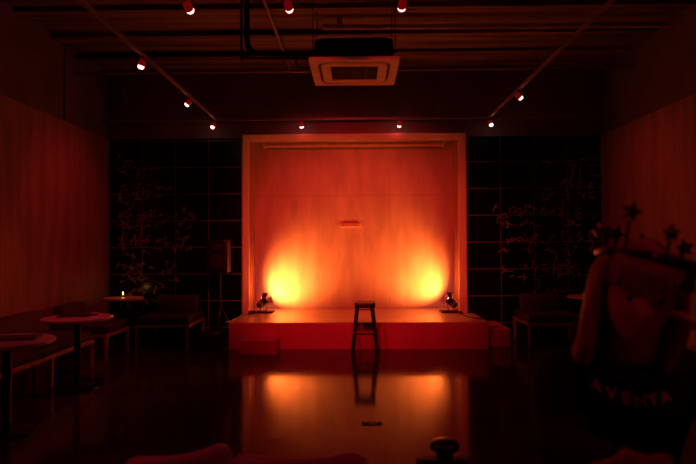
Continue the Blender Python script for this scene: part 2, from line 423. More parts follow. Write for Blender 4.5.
# ------------------------------------------------------------------ bar stool
def stool_parts(root):
    Hs, ws, wf = .69, .145, .19
    bm = B()
    rr = [V((x, y, z)) for x, y in rounded(2*ws, 2*ws, .05) for z in (0,)]
    loops = []
    for s, z in ((.93, Hs-.062), (1.0, Hs-.057), (1.0, Hs-.006), (.97, Hs), (.6, Hs-.004), (.12, Hs-.005)):
        loops.append([V((p.x*s, p.y*s, z)) for p in rr])
    rings(bm, loops); obj('seat', bm, M['black_metal'], root, smooth=True)
    for sx in (-1, 1):
        for sy in (-1, 1):
            bm = B()
            a, b = V((sx*ws*.86, sy*ws*.86, Hs-.03)), V((sx*wf, sy*wf, .012))
            L = []
            for p, hw in ((a, .042), (b, .034)):
                # folded sheet angle section
                L.append([p+V((0,0,0)), p+V((-sx*hw*1.3,0,0)), p+V((-sx*hw*1.3,-sy*.004,0)), p+V((-sx*.004,-sy*.004,0)), p+V((-sx*.004,-sy*hw*1.3,0)), p+V((0,-sy*hw*1.3,0))])
            rings(bm, L); lg = obj('leg', bm, M['black_metal'], root)
            bm = B(); box(bm, sx*wf-.0 - (sx > 0)*.028, sx*wf + (sx < 0)*.028, sy*wf - (sy > 0)*.028, sy*wf + (sy < 0)*.028, 0, .014)
            obj('foot_pad', bm, M['black_metal'], lg)
    for z, th in ((.285, .012), (.60, .009)):
        f = (Hs-.03 - z)/(Hs-.042); w = ws*.86*(1-f) + wf*f - .008
        for q in range(4):
            bm = B(); c, s = math.cos(q*PI/2), math.sin(q*PI/2)
            dz = .022 if (q % 2 and z < .5) else 0
            a, b = V((-w, -w, z+dz)), V((w, -w, z+dz))
            rot = lambda p: V((p.x*c - p.y*s, p.x*s + p.y*c, p.z))
            tube(bm, [rot(a), rot(b)], th, 8)
            obj('footrest_bar' if z < .5 else 'brace', bm, M['black_metal'], root)
stool = thing('bar_stool', 'black metal bar stool with splayed legs in front of the stage', 'stool', (.10, 7.69, 0))
stool_parts(stool)

# ------------------------------------------------------------------ lounge seats and tables on the left and right
def lounge(name, label, cat, w, d, loc, rz, legs_x, back_w, group=None):
    """front edge at local y = 0, seat runs back to y = d"""
    r = thing(name, label, cat, loc, rz, group)
    z0, z1 = .305, .345
    bm = B()
    box(bm, -w/2, w/2, 0, .035, z0, z1); box(bm, -w/2, w/2, d-.035, d, z0, z1)
    box(bm, -w/2, -w/2+.035, .035, d-.035, z0, z1); box(bm, w/2-.035, w/2, .035, d-.035, z0, z1)
    for k in range(5): box(bm, -w/2+.03, w/2-.03, .1+k*(d-.2)/5, .1+k*(d-.2)/5+.05, z1-.02, z1-.004)
    obj('frame', bm, M['wood'], r)
    for x in legs_x:
        for y in (0, d-.042):
            bm = B()
            rings(bm, [[V((x-s, y+.021-s, z)), V((x+s, y+.021-s, z)), V((x+s, y+.021+s, z)), V((x-s, y+.021+s, z))] for s, z in ((.015, 0), (.021, z0))])
            obj('leg', bm, M['wood'], r)
    bm = B(); hw = w/2-.012
    loops = []
    for ins, z in ((.01, z1), (0, z1+.015), (0, z1+.085), (.012, z1+.105), (.04, z1+.112)):
        loops.append([V((x, y + d/2, z)) for x, y in rounded(2*(hw-ins), d-.03-2*ins, .03)])
    rings(bm, loops); obj('seat_cushion', bm, M['uph'], r, smooth=True)
    bm = B()
    loops = []
    for ins, z, sh in ((.01, z1+.10, 0), (0, z1+.12, .0), (0, .67, .05), (.01, .69, .053), (.03, .70, .055)):
        loops.append([V((x, y + d - .13 + sh, z)) for x, y in rounded(back_w-2*ins, .15-2*ins, .03)])
    rings(bm, loops); obj('backrest', bm, M['uph_back'], r, smooth=True)
    return r
lounge('lounge_chair', 'low lounge chair with wooden frame standing by the black wall left of the stage', 'armchair', .78, .86, (-2.79, 7.95, 0), 0, (-.365, .365), .62, 'low wooden lounge chairs')
lounge('lounge_chair', 'low lounge chair with wooden frame standing by the black wall right of the stage', 'armchair', .78, .80, (2.82, 8.04, 0), 0, (-.365, .365), .60, 'low wooden lounge chairs')
lounge('lounge_chair', 'low lounge chair against the left wall beyond the end of the long bench', 'armchair', .70, .74, (-3.2, 7.48, 0), PI/2, (-.33, .33), .62, 'low wooden lounge chairs')
lounge('bench_seat', 'long dark upholstered bench with wooden frame along the left wall', 'bench', 1.86, .74, (-3.2, 5.86, 0), PI/2, (-.90, 0.0, .90), 1.84)

def side_table(label, x, y, r, z):
    t = thing('round_table', label, 'table', (x, y, 0), 0, 'small round pedestal tables')
    bm = B(); lathe(bm, [(r-.012, z-.032), (r-.002, z-.028), (r, z-.012), (r-.003, z-.002), (r-.01, z)], 48)
    obj('tabletop', bm, M['table'], t, smooth=True)
    bm = B(); lathe(bm, [(.036, .03), (.033, .05), (.033, z-.06), (.05, z-.05), (.11, z-.038), (.11, z-.032)], 24)
    obj('pedestal', bm, M['black_metal'], t, smooth=True)
    bm = B(); lathe(bm, [(.21, 0), (.21, .012), (.19, .02), (.05, .032), (.03, .04)], 36)
    obj('base', bm, M['black_metal'], t, smooth=True)
    return t
side_table('round pale table nearest the camera, cut by the left edge of the photo', -2.79, 4.43, .35, .74)
side_table('round pale table in front of the bench, holding a dark menu and small dish', -2.93, 5.83, .35, .74)
side_table('small round table with a lit candle in the corner left of the stage', -3.50, 8.34, .29, .70)
side_table('small round table in the far right corner, half hidden behind the crowned head', 3.40, 8.34, .29, .70)

def menu(label, x, y, rz, w, d):
    r = thing('menu_folder', label, 'menu', (x, y, .74), rz, 'menu folders on the pale tables')
    bm = B(); box(bm, -w/2, w/2, -d/2, d/2, 0, .004); box(bm, -w/2, w/2, -d/2, d/2, .012, .016); box(bm, -w/2, -w/2+.006, -d/2, d/2, 0.001, .015)
    obj('cover', bm, M['menu'], r)
    bm = B(); box(bm, -w/2+.008, w/2-.006, -d/2+.004, d/2-.004, .0045, .0115); obj('pages', bm, M['ceramic'], r)
menu('dark menu lying on the pale table nearest the camera', -2.76, 4.50, .2, .34, .22)
menu('dark menu lying on the table in front of the bench', -2.99, 5.90, .15, .30, .20)
t = thing('small_dish', 'small round dish on the table in front of the bench', 'dish', (-2.80, 5.93, .74))
bm = B(); lathe(bm, [(.025, 0), (.03, .004), (.045, .03), (.046, .034), (.041, .033), (.026, .009), (.004, .007)], 28); obj('bowl', bm, M['ceramic'], t, smooth=True)
bm = B(); lathe(bm, [(.005, .008), (.03, .012), (.036, .03), (.02, .038), (.004, .041)], 20); obj('lid', bm, M['table'], t, smooth=True)
# candle
t = thing('candle_holder', 'lit candle in a small glass on the corner table left of the stage', 'candle', (-3.56, 8.47, .70))
bm = B(); lathe(bm, [(.028, 0), (.032, .003), (.036, .07), (.034, .07), (.030, .008), (.004, .007)], 24); obj('glass', bm, M['glass'], t, smooth=True)
bm = B(); lathe(bm, [(.022, .009), (.022, .032), (.01, .03), (.003, .03)], 18); obj('wax', bm, M['wax'], t, smooth=True)
bm = B(); lathe(bm, [(.002, .034), (.009, .042), (.010, .05), (.006, .064), (.001, .078)], 14); f = obj('flame', bm, M['flame'], t, smooth=True)
l = bpy.data.lights.new('candle_light', 'POINT'); l.energy = .2; l.color = (1, .35, .06); l.shadow_soft_size = .01
lo = bpy.data.objects.new('candle_light', l); C.objects.link(lo); lo.parent = t; lo.location = (0, 0, .084)

# loudspeaker on a stand, left of the niche
t = thing('speaker_stand', 'black tripod stand carrying the loudspeaker left of the stage', 'speaker stand', (-2.1, 8.55, 0))
bm = B(); tube(bm, [(0, 0, .12), (0, 0, 1.06)], .018, 12); obj('pole', bm, M['black_metal'], t)
for k in range(3):
    a = k*2*PI/3 + .5; bm = B(); tube(bm, [(0, 0, .55), (.28*math.cos(a), .28*math.sin(a), .02)], .012, 8); obj('leg', bm, M['black_metal'], t)
    bm = B(); tube(bm, [(0, 0, .14), (.15*math.cos(a), .15*math.sin(a), .27)], .008, 8); obj('brace', bm, M['black_metal'], t)
bm = B(); tube(bm, [(0, 0, .5), (0, 0, .62)], .03, 12); obj('collar', bm, M['black_metal'], t)
t = thing('loudspeaker', 'black loudspeaker on a stand against the black wall left of the niche', 'loudspeaker', (-2.1, 8.55, 1.06), -.1)
bm = B(); loops = []
for z, s in ((0, .97), (.02, 1), (.48, 1), (.5, .97)):
    loops.append([V((x*s, y*s, z)) for x, y in ((-.17, -.15), (-.12, -.17), (.12, -.17), (.17, -.15), (.12, .17), (-.12, .17))])
rings(bm, loops); obj('cabinet', bm, M['black_metal'], t, bevel=.006)
bm = B(); lathe(bm, [(.115, 0), (.115, .008), (.1, .012), (.03, .004), (.003, .006)], 30, Matrix.Translation((0, -.17, .17)) @ Matrix.Rotation(PI/2, 4, 'X')); obj('woofer', bm, M['ac_dark'], t, smooth=True)
bm = B(); box(bm, -.09, .09, -.178, -.17, .34, .44); obj('horn', bm, M['ac_dark'], t, bevel=.004)
# equipment case on the floor
t = thing('equipment_case', 'dark equipment case on the floor against the left end of the stage', 'case', (-2.14, 8.03, 0))
bm = B(); box(bm, -.15, .15, -.12, .12, .012, .22); obj('body', bm, M['ac_dark'], t, bevel=.01)
bm = B(); tube(bm, smooth_path([(-.07, 0, .218), (-.06, 0, .25), (.06, 0, .25), (.07, 0, .218)]), .008, 8); obj('handle', bm, M['black_metal'], t)
for sx in (-1, 1):
    for sy in (-1, 1):
        bm = B(); lathe(bm, [(.014, 0), (.016, .014)], 12, Matrix.Translation((sx*.12, sy*.09, 0))); obj('foot', bm, M['black_metal'], t)
# floor outlet
t = thing('floor_outlet', 'small metal outlet cover set in the floor in front of the stool', 'outlet', (.115, 4.68, 0))
bm = B(); rings(bm, [[V((x*s, y*s, z)) for x, y in rounded(.17, .09, .015)] for s, z in ((1, 0), (1, .003), (.96, .005))]); obj('cover_plate', bm, M['ac_dark'], t)
for s in (-1, 1):
    bm = B(); lathe(bm, [(.014, .005), (.014, .010), (.009, .016), (.002, .017)], 16, Matrix.Translation((s*.055, 0, 0))); obj('screw_cap', bm, M['ceramic'], t, smooth=True)

# ------------------------------------------------------------------ ceiling services
ZR = 3.44
def rail(label, a, b, hang):
    t = thing('lighting_rail', label, 'lighting rail', a, 0, 'suspended lighting rails')
    a, b = V(a), V(b); d = b - a
    bm = B(); dirn = d.normalized(); s = V((-dirn.y, dirn.x, 0))*.017; u = V((0, 0, .017))
    rings(bm, [[p - s - u, p + s - u, p + s + u, p - s + u] for p in (V((0,0,0)), d)]); obj('track', bm, M['rail'], t)
    for f in hang:
        bm = B(); p = d*f; tube(bm, [p + V((0,0,.017)), p + V((0,0,H-ZR))], .004, 6); obj('hanger_rod', bm, M['pipe_dark'], t)
rail('lighting rail running from wall to wall close to the stage wall', (XL+.03, 8.70, ZR), (XR-.03, 8.70, ZR), (.04, .35, .66, .96))
rail('lighting rail running towards the stage on the left', (-2.19, 0.2, ZR), (-2.19, 8.68, ZR), (.1, .5))
rail('lighting rail running towards the stage on the right', (2.06, 0.2, ZR), (2.06, 8.68, ZR), (.1, .5))
rail('lighting rail crossing the room just above the top of the photo', (-2.17, 4.32, ZR), (2.04, 4.32, ZR), (.3, .7))

def spot(label, x, y, d, energy, col, size=50, blend=.8, tilt_vis=.35):
    t = thing('track_spotlight', label, 'spotlight', (x, y, ZR-.017), 0, 'spotlights on the ceiling rails')
    bm = B(); box(bm, -.03, .03, -.015, .015, -.018, 0); tube(bm, [(0, 0, -.015), (0, 0, -.055)], .008, 8); obj('adapter', bm, M['lamp_body'], t)
    dd = V(d).normalized(); vis = (V((0, 0, -1))*(1-tilt_vis) + dd*tilt_vis).normalized()
    R = aim(dd); mt = Matrix.Translation((0, 0, -.085)) @ R
    bm = B(); lathe(bm, [(.02, .045), (.034, .04), (.038, .02), (.040, -.030), (.036, -.030), (.034, -.01), (.005, -.008)], 20, mt); obj('housing', bm, M['lamp_glow'], t, smooth=True)
    bm = B(); lathe(bm, [(.035, -.02), (.037, -.045), (.028, -.062), (.004, -.068)], 20, mt); obj('bulb', bm, M['lens'], t, smooth=True)
    l = bpy.data.lights.new('spot_light', 'SPOT'); l.energy = energy; l.color = col
    l.spot_size = math.radians(size); l.spot_blend = blend; l.shadow_soft_size = .02
    lo = bpy.data.objects.new('spot_light', l); C.objects.link(lo); lo.parent = t
    lo.matrix_local = Matrix.Translation(V((0, 0, -.085)) + dd*.085) @ R
    t.scale = (.85, .85, .85)
    return t
spot('leftmost of the four spotlights on the rail along the stage wall', -2.24, 8.70, (-.5, -.5, -1.4), E_SIDE*.5, SPOT_RED)
spot('spotlight left of centre on the rail along the stage wall, above the niche', -.86, 8.70, (.1, .50, -1.0), E_NICHE, SPOT_AMBER, 120, 1)
spot('spotlight right of centre on the rail along the stage wall, above the niche', .67, 8.70, (-.1, .50, -1.0), E_NICHE, SPOT_AMBER, 120, 1)
spot('rightmost of the four spotlights on the rail along the stage wall', 2.08, 8.70, (.5, -.5, -1.4), E_SIDE*.5, SPOT_RED)
spot('spotlight on the left rail nearer the stage', -2.20, 7.28, (-1.6, .3, -1.6), E_SIDE, SPOT_RED, 90, 1)
spot('spotlight on the left rail farther from the stage', -2.20, 5.68, (-.7, .0, -2.4), E_SIDE*1.6, SPOT_RED, 80, 1)
spot('spotlight on the right rail nearer the stage', 2.06, 7.1, (1.8, .3, -1.6), E_SIDE*.5, SPOT_RED, 90, 1)
spot('leftmost of the three spotlights at the top edge of the photo', -1.31, 4.32, (1.0, 4.4, -2.0), E_STAGE, SPOT_AMBER, 62, .9, 0)
spot('middle of the three spotlights at the top edge of the photo', -.525, 4.32, (.5, 4.4, -2.0), E_STAGE, SPOT_AMBER, 62, .9, 0)
spot('rightmost of the three spotlights at the top edge of the photo', .36, 4.32, (-.2, 4.4, -2.0), E_STAGE, SPOT_AMBER, 62, .9, 0)

spot('added fill spotlight over the front of the room on the left rail, above the photo', -2.19, 1.5, (1.6, .6, -2.2), 30, SPOT_RED, 100, 1)  # unseen lamp, added to put red fill on the foreground chairs
spot('added fill spotlight over the front of the room on the right rail, above the photo', 2.06, 0.7, (-1.2, .9, -2.2), 18, SPOT_RED, 100, 1)  # also added out of view, as front fill for the person
# cassette air conditioner
t = thing('air_conditioner', 'square ceiling cassette air conditioner hanging above the middle of the room', 'air conditioner', (-.02, 6.25, 3.40))
def ring_plate(bm, n_out, n_in, z0, z1):
    L = [[V((x, y, z)) for x, y in p] for p, z in ((n_out, z1), (n_out, z0), (n_in, z0), (n_in, z1))]
    rings(bm, L, cap=False, closed=True)
bm = B(); ring_plate(bm, rounded(.95, .95, .02, 4), rounded(.78, .78, .12, 4), 0, .035); obj('outer_panel', bm, M['ac_white'], t)
bm = B(); ring_plate(bm, rounded(.71, .71, .09, 4), rounded(.52, .52, .01, 4), -.004, .035); obj('inner_panel', bm, M['ac_white'], t)
bm = B(); ring_plate(bm, rounded(.785, .785, .12, 4), rounded(.705, .705, .09, 4), .025, .034); obj('air_slot', bm, M['ac_dark'], t)
bm = B(); box(bm, -.26, .26, -.26, .26, .02, .03)
for k in range(12): box(bm, -.25, .25, -.25+k*.043, -.25+k*.043+.012, .004, .02)
for k in range(3): box(bm, -.13+k*.13-.004, -.13+k*.13+.004, -.25, .25, .002, .02)
obj('intake_grille', bm, M['ac_dark'], t)
bm = B(); loops = [[V((x, y, z)) for x, y in rounded(wd, wd, .1, 3)] for wd, z in ((.84, .036), (.84, .24), (.80, .26))]; rings(bm, loops); obj('body', bm, M['ac_body'], t)
for sx in (-1, 1):
    for sy in (-1, 1):
        bm = B(); tube(bm, [(sx*.44, sy*.3, .15), (sx*.44, sy*.3, H-3.40)], .005, 6); box(bm, min(sx*.44-.012, sx*.40), max(sx*.44+.012, sx*.40), sy*.3-.02, sy*.3+.02, .13, .16); obj('hanger_rod', bm, M['pipe_dark'], t)
def pipe(name, label, cat, pts, r, m, group=None, n=6):
    bm = B(); tube(bm, smooth_path(pts, n) if n > 1 else pts, r, 12); o = obj(name, bm, m, smooth=True); return tag(o, label, cat, group)
pipe('refrigerant_pipe', 'thick black pipe dropping from the ceiling and bending into the air conditioner', 'pipe',
     [(-1.24, 6.3, H), (-1.24, 6.3, 4.0), (-1.235, 6.3, 3.80), (-1.20, 6.3, 3.70), (-1.10, 6.3, 3.655), (-.8, 6.3, 3.64), (-.44, 6.3, 3.63)], .032, M['pipe_dark'])
pipe('drain_pipe', 'thin black pipe below the thick one, dropping straight and turning to the air conditioner', 'pipe',
     [(-1.29, 6.25, H), (-1.29, 6.25, 3.62), (-1.28, 6.25, 3.60), (-1.26, 6.25, 3.59), (-.8, 6.25, 3.58), (-.44, 6.25, 3.575)], .014, M['pipe_dark'], n=3)
pipe('drain_hose', 'short black looping hose at the left side of the air conditioner', 'hose',
     [(-.66, 6.2, 3.57), (-.67, 6.2, 3.50), (-.62, 6.2, 3.46), (-.50, 6.2, 3.455)], .011, M['pipe_dark'])
pipe('ceiling_pipe', 'fat pipe running right under the ceiling from the middle of the room', 'pipe',
     [(-.20, 6.9, H), (-.20, 6.9, 4.22), (-.17, 6.9, 4.19), (-.1, 6.9, 4.18), (XR-.05, 6.9, 4.16)], .032, M['pipe'])
pipe('conduit', 'thin conduit running under the ceiling towards the stage left of the air conditioner', 'pipe',
     [(-.99, 5.2, 4.12), (-.99, 8.2, 4.12), (-.985, 8.3, 4.10), (-.96, 8.32, 4.07), (-.85, 8.32, 4.065), (-.72, 8.32, 4.065)], .02, M['rail'], n=4)
pipe('conduit', 'long thin conduit crossing the ceiling from wall to wall, turned up at both ends', 'pipe',
     [(-3.93, 7.85, H), (-3.93, 7.85, 3.96), (-3.90, 7.85, 3.93), (-3.86, 7.85, 3.92), (3.74, 7.85, 3.94), (3.78, 7.85, 3.95), (3.82, 7.85, 3.98), (3.82, 7.85, H)], .013, M['rail'], n=4)
pipe('ceiling_pipe', 'dark pipe crossing under the ceiling at the far left', 'pipe',
     [(XL+.1, 7.75, 4.14), (-1.4, 7.75, 4.14)], .03, M['pipe_dark'], n=1)

# ------------------------------------------------------------------ foreground chairs
def shell_chair(label, loc, rz, w):
    t = thing('upholstered_chair', label, 'chair', loc, rz, 'pale chairs at the bottom edge')
    bm = B(); loops = []
    hw = w/2
    for z, wd, dy in ((.47, .9, 0), (.55, 1, -.01), (.66, 1.0, -.035), (.74, .96, -.05), (.765, .86, -.055), (.775, .70, -.056)):
        n = 12; f, b = [], []
        for k in range(n + 1):
            u = -1 + 2*k/n; x = u*hw*wd; c = .05*u*u
            th = .028 if z < .76 else (.018 if z < .77 else .006)
            f.append(V((x, dy - th + c, z))); b.append(V((x, dy + th + c, z)))
        loops.append(f + b[::-1])
    rings(bm, loops); obj('backrest', bm, M['chair_back'], t, smooth=True)
    bm = B(); rings(bm, [[V((x*s, y*s + .24, z)) for x, y in rounded(w, .46, .08)] for s, z in ((.94, .42), (1, .43), (1, .475), (.95, .49), (.7, .495))]); obj('seat', bm, M['chair_back'], t, smooth=True)
    for sx in (-1, 1):
        for y in (.05, .42):
            bm = B(); tube(bm, [(sx*hw*.8, y, .43), (sx*hw*.92, y + (.03 if y > .2 else -.03), 0)], [.016, .011], 10); obj('leg', bm, M['black_metal'], t)
    for sx in (-1, 1):
        bm = B(); box(bm, sx*hw*.7-.015, sx*hw*.7+.015, -.03, .06, .43, .52); obj('back_bracket', bm, M['black_metal'], t)
shell_chair('pale chair back at the bottom edge, the narrower one on the left', (-.63, 1.98, 0), .45, .38)
shell_chair('wide pale chair back at the bottom edge below the stool reflection', (-.205, 1.95, 0), .02, .49)

# tripod in the foreground
t = thing('camera_tripod', 'dark tripod head with round top plate at the bottom edge right of centre', 'tripod', (.275, 1.80, 0))
zt = .873
bm = B(); lathe(bm, [(.010, zt-.04), (.032, zt-.036), (.046, zt-.028), (.048, zt-.016), (.040, zt-.006), (.012, zt)], 28); obj('top_plate', bm, M['black_metal'], t, smooth=True)
bm = B(); lathe(bm, [(.055, zt-.18), (.05, zt-.12), (.028, zt-.09), (.024, zt-.06), (.028, zt-.038)], 24); obj('head', bm, M['black_metal'], t, smooth=True)
bm = B(); box(bm, -.09, .085, -.03, .03, zt-.115, zt-.058); obj('cross_arm', bm, M['black_metal'], t, bevel=.012)
bm = B(); tube(bm, [(-.088, 0, zt-.09), (-.115, -.02, zt-.12), (-.15, -.10, zt-.26)], .010, 10); obj('pan_handle', bm, M['black_metal'], t)
bm = B(); tube(bm, [(0, 0, .35), (0, 0, zt-.17)], .016, 12); obj('centre_column', bm, M['black_metal'], t)
bm = B(); lathe(bm, [(.03, zt-.26), (.045, zt-.25), (.045, zt-.20), (.03, zt-.185)], 20); obj('shoulder', bm, M['black_metal'], t)
for k in range(3):
    a = k*2*PI/3 + .9; c, s = math.cos(a), math.sin(a); bm = B()
    tube(bm, [(c*.035, s*.035, zt-.22), (c*.18, s*.18, .32)], .014, 10); tube(bm, [(c*.175, s*.175, .34), (c*.30, s*.30, .01)], .010, 10); obj('leg', bm, M['black_metal'], t)

# ------------------------------------------------------------------ bar table, paper and cup beside the person
BT = 1.02
t = thing('bar_table', 'high round table in front of the crowned person, at the bottom right edge', 'table', (.70, .80, 0))
bm = B(); lathe(bm, [(.335, BT-.03), (.348, BT-.02), (.348, BT-.005), (.34, BT)], 56); obj('tabletop', bm, M['table'], t, smooth=True)
bm = B(); lathe(bm, [(.035, .03), (.03, .06), (.03, BT-.06), (.1, BT-.04), (.1, BT-.03)], 24); obj('pedestal', bm, M['black_metal'], t, smooth=True)
bm = B(); lathe(bm, [(.22, 0), (.22, .012), (.2, .02), (.05, .032)], 36); obj('base', bm, M['black_metal'], t, smooth=True)
bm = B(); bmesh.ops.create_icosphere(bm, subdivisions=4, radius=1)
for v in bm.verts:
    n_ = noise.noise(v.co*2.2 + V((3, 1, 0)))*.35 + noise.noise(v.co*5 + V((9, 1, 0)))*.12
    p = v.co*(1 + n_); v.co = V((p.x*.072, p.y*.048, max(p.z*.070, -.04) + .04))
o = obj('crumpled_napkin', bm, M['paper'], smooth=True, loc=(.485, 1.0, BT)); tag(o, 'crumpled reddish napkin on the high table below the black sweatshirt', 'napkin')
t = thing('tumbler', 'dark tumbler on the high table at the right edge of the photo', 'cup', (.64, .97, BT))
bm = B(); lathe(bm, [(.028, 0), (.030, .004), (.036, .10), (.034, .10), (.028, .008), (.003, .008)], 28); obj('cup', bm, M['tumbler'], t, smooth=True)

# ------------------------------------------------------------------ person
s2 = dup(stool, (.68, 1.50, 0), 0, 'black metal bar stool the crowned person sits on')
PX = .68
person = thing('person', 'person in a black sweatshirt and star crown, chin on hand, at the right edge', 'person', (PX, 1.5, 0))
HC = V((-.035, -.19, 1.375))              # head centre, local to the person
HR = Matrix.Rotation(math.radians(-14), 4, 'Z') @ Matrix.Rotation(math.radians(8), 4, 'X') @ Matrix.Rotation(math.radians(6), 4, 'Y')
def sk(chains, radii):
    """tapered limbs with rounded joints; the voxel remesh below fuses them into one surface"""
    out = bmesh.new()
    for ch in chains:
        P = [V(p) for p, r in ch]; R = [(r if isinstance(r, tuple) else (r, r)) for p, r in ch]
        # densify with a smooth interpolation
        pts, rad = [], []
        for i in range(len(P) - 1):
            for k in range(9):
                t_ = k/9; pts.append(P[i].lerp(P[i+1], t_)); e = t_*t_*(3-2*t_); rad.append((R[i][0]*(1-e)+R[i+1][0]*e, R[i][1]*(1-e)+R[i+1][1]*e))
        pts.append(P[-1]); rad.append(R[-1])
        for _ in range(2):
            q = [p.copy() for p in pts]
            for i in range(1, len(pts)-1): pts[i] = q[i]*.5 + (q[i-1]+q[i+1])*.25
        for p, (rx, ry) in zip(pts, rad):
            b2 = bmesh.new(); bmesh.ops.create_icosphere(b2, subdivisions=3, radius=1)
            rz = min(rx, ry)
            for v in b2.verts: v.co = V((v.co.x*rx, v.co.y*ry, v.co.z*rz)) + p
            m_ = bpy.data.meshes.new('t'); b2.to_mesh(m_); out.from_mesh(m_); b2.free(); bpy.data.meshes.remove(m_)
    me = bpy.data.meshes.new('sk'); out.to_mesh(me); out.free()
    return me
pel = (0, .03, .80)
neck = (-.02, -.13, 1.245)
torso = [(pel, (.155, .115)), ((0, .0, .92), (.13, .10)), ((-.0, -.03, 1.02), (.135, .105)), ((-.005, -.07, 1.12), (.15, .105)), ((-.012, -.10, 1.19), (.095, .075)), (neck, .056), ((-.028, -.165, 1.31), .056)]
shR, shL = (-.165, -.085, 1.165), (.15, -.075, 1.165)
elR, wrR = (-.235, -.24, 1.05), (-.17, -.44, 1.05)
elL, wrL = (.17, -.375, 1.06), (.095, -.285, 1.215)
armR = [(torso[3][0], (.15, .105)), (shR, .058), ((-.205, -.16, 1.10), .047), (elR, .040), ((-.205, -.34, 1.052), .036), (wrR, .026)]
armL = [(torso[3][0], (.15, .105)), (shL, .058), ((.175, -.22, 1.10), .047), (elL, .040), ((.13, -.33, 1.14), .036), (wrL, .026)]
legR = [(pel, (.155, .115)), ((-.085, .0, .775), .088), ((-.13, -.38, .76), .060), ((-.14, -.36, .52), .050), ((-.14, -.27, .33), .038), ((-.14, -.33, .30), .034), ((-.145, -.44, .30), .025)]
legL = [(pel, (.155, .115)), ((.085, .0, .775), .088), ((.13, -.38, .76), .060), ((.14, -.36, .52), .050), ((.14, -.27, .33), .038), ((.14, -.33, .30), .034), ((.145, -.44, .30), .025)]
body_me = sk([torso, armR, armL, legR, legL], None)
# head
def head_bm():
    bm = bmesh.new(); bmesh.ops.create_uvsphere(bm, u_segments=72, v_segments=48, radius=1)
    g = lambda x, c, s: math.exp(-((x-c)/s)**2)
    for v in bm.verts:
        x, y, z = v.co
        px, py, pz = x*.076, y*.096, z*.118
        if z < 0:                      # jaw
            k = 1 - .34*(-z)**1.4; px *= k
            if y > 0: py *= 1 - .38*(-z)
            else: py *= 1 - .10*(-z)
        if y < 0:
            f = min(1, -y*1.6)
            py -= .026*g(px, 0, .012)*g(pz, -.022, .022)*f + .010*g(px, 0, .010)*g(pz, .006, .03)*f   # nose
            for s in (-1, 1):
                py += .013*g(px, s*.031, .017)*g(pz, .010, .014)*f                                     # sockets
                py -= .005*g(px, s*.038, .022)*g(pz, -.025, .022)*f                                    # cheeks
            py -= .006*g(px, 0, .035)*g(pz, .036, .012)*f                                              # brow
            py -= .007*g(px, 0, .022)*g(pz, -.058, .007)*f + .007*g(px, 0, .020)*g(pz, -.071, .008)*f  # lips
            py += .004*g(px, 0, .024)*g(pz, -.0645, .003)*f
            py -= .010*g(px, 0, .020)*g(pz, -.098, .018)*f                                             # chin
        v.co = HR @ V((px, py, pz)) + HC
    for s in (-1, 1):                    # ears
        b2 = bmesh.new(); bmesh.ops.create_uvsphere(b2, u_segments=16, v_segments=12, radius=1)
        for v in b2.verts: v.co = HR @ V((s*.077 + v.co.x*.009, .012 + v.co.y*.018, -.005 + v.co.z*.031)) + HC
        m_ = bpy.data.meshes.new('t'); b2.to_mesh(m_); bm.from_mesh(m_); b2.free()
    return bm
# hands: short skinned chains
def hand(wrist, fdir, palm_n, thumb_side, curl, name):
    w_, f, n_ = V(wrist), V(fdir).normalized(), V(palm_n).normalized()
    n_ = (n_ - f*n_.dot(f)).normalized(); s = f.cross(n_).normalized()*thumb_side
    bm = bmesh.new()
    loops = []
    for k, (a, wd, th) in enumerate(((-.01, .024, .017), (.02, .030, .016), (.05, .040, .015), (.080, .042, .013), (.093, .036, .009))):
        loops.append([w_ + f*a + s*wd*math.cos(2*PI*j/16) + n_*th*math.sin(2*PI*j/16) for j in range(16)])
    rings(bm, loops)
    for i, (off, ln, rr) in enumerate(((.030, .072, .0092), (.010, .082, .0095), (-.010, .075, .0090), (-.029, .058, .0080))):
        p = w_ + f*.082 + s*off; d = (f + s*off*2.2).normalized(); pts = [p - d*.025, p]
        c = curl * (1 + .15*i)
        for q, seg in enumerate((.45, .31, .24)):
            ang = c*(.5 + .5*q); d = (d*math.cos(ang) + n_*math.sin(ang)).normalized()
            pts.append(pts[-1] + d*ln*seg)
        tube(bm, smooth_path(pts, 3), [rr*(1 - .28*k/12) for k in range(13)][:len(smooth_path(pts, 3))], 10)
    p = w_ + f*.022 + s*.026
    pts = [w_ + f*.010 + s*.008, p, p + (f*.6 + s*.8 + n_*.25).normalized()*.035, p + (f*.6 + s*.8 + n_*.25).normalized()*.035 + (f*.9 + s*.25 + n_*.35).normalized()*.030, p + (f*.6 + s*.8 + n_*.25).normalized()*.035 + (f*.95 + s*.05 + n_*.5).normalized()*.052]
    pp = smooth_path(pts, 3); tube(bm, pp, [.014 - .005*k/len(pp) for k in range(len(pp))], 10)
    return bm
hb = head_bm()
hR = hand(wrR, (.35, -.9, -.10), (0.1, 0, -1), 1, .35, 'R')
hL = hand(wrL, (-.32, .12, .90), (-.85, .35, -.25), 1, .35, 'L')
full = bmesh.new(); full.from_mesh(body_me)
for b2 in (hb, hR, hL):
    bmesh.ops.recalc_face_normals(b2, faces=b2.faces[:])
    m_ = bpy.data.meshes.new('t'); b2.to_mesh(m_); full.from_mesh(m_)
tmp = bpy.data.meshes.new('t'); full.to_mesh(tmp); full.free()
to = bpy.data.objects.new('t', tmp); C.objects.link(to)
md = to.modifiers.new('r', 'REMESH'); md.mode = 'VOXEL'; md.voxel_size = .0045; md.use_smooth_shade = True
sm = to.modifiers.new('s', 'SMOOTH'); sm.iterations = 4; sm.factor = .5
dg = bpy.context.evaluated_depsgraph_get(); dg.update()
body = bpy.data.meshes.new_from_object(to.evaluated_get(dg)); bpy.data.objects.remove(to)
body.materials.clear()
bo = link('body', body, M['skin'], person)
for p in body.polygons: p.use_smooth = True
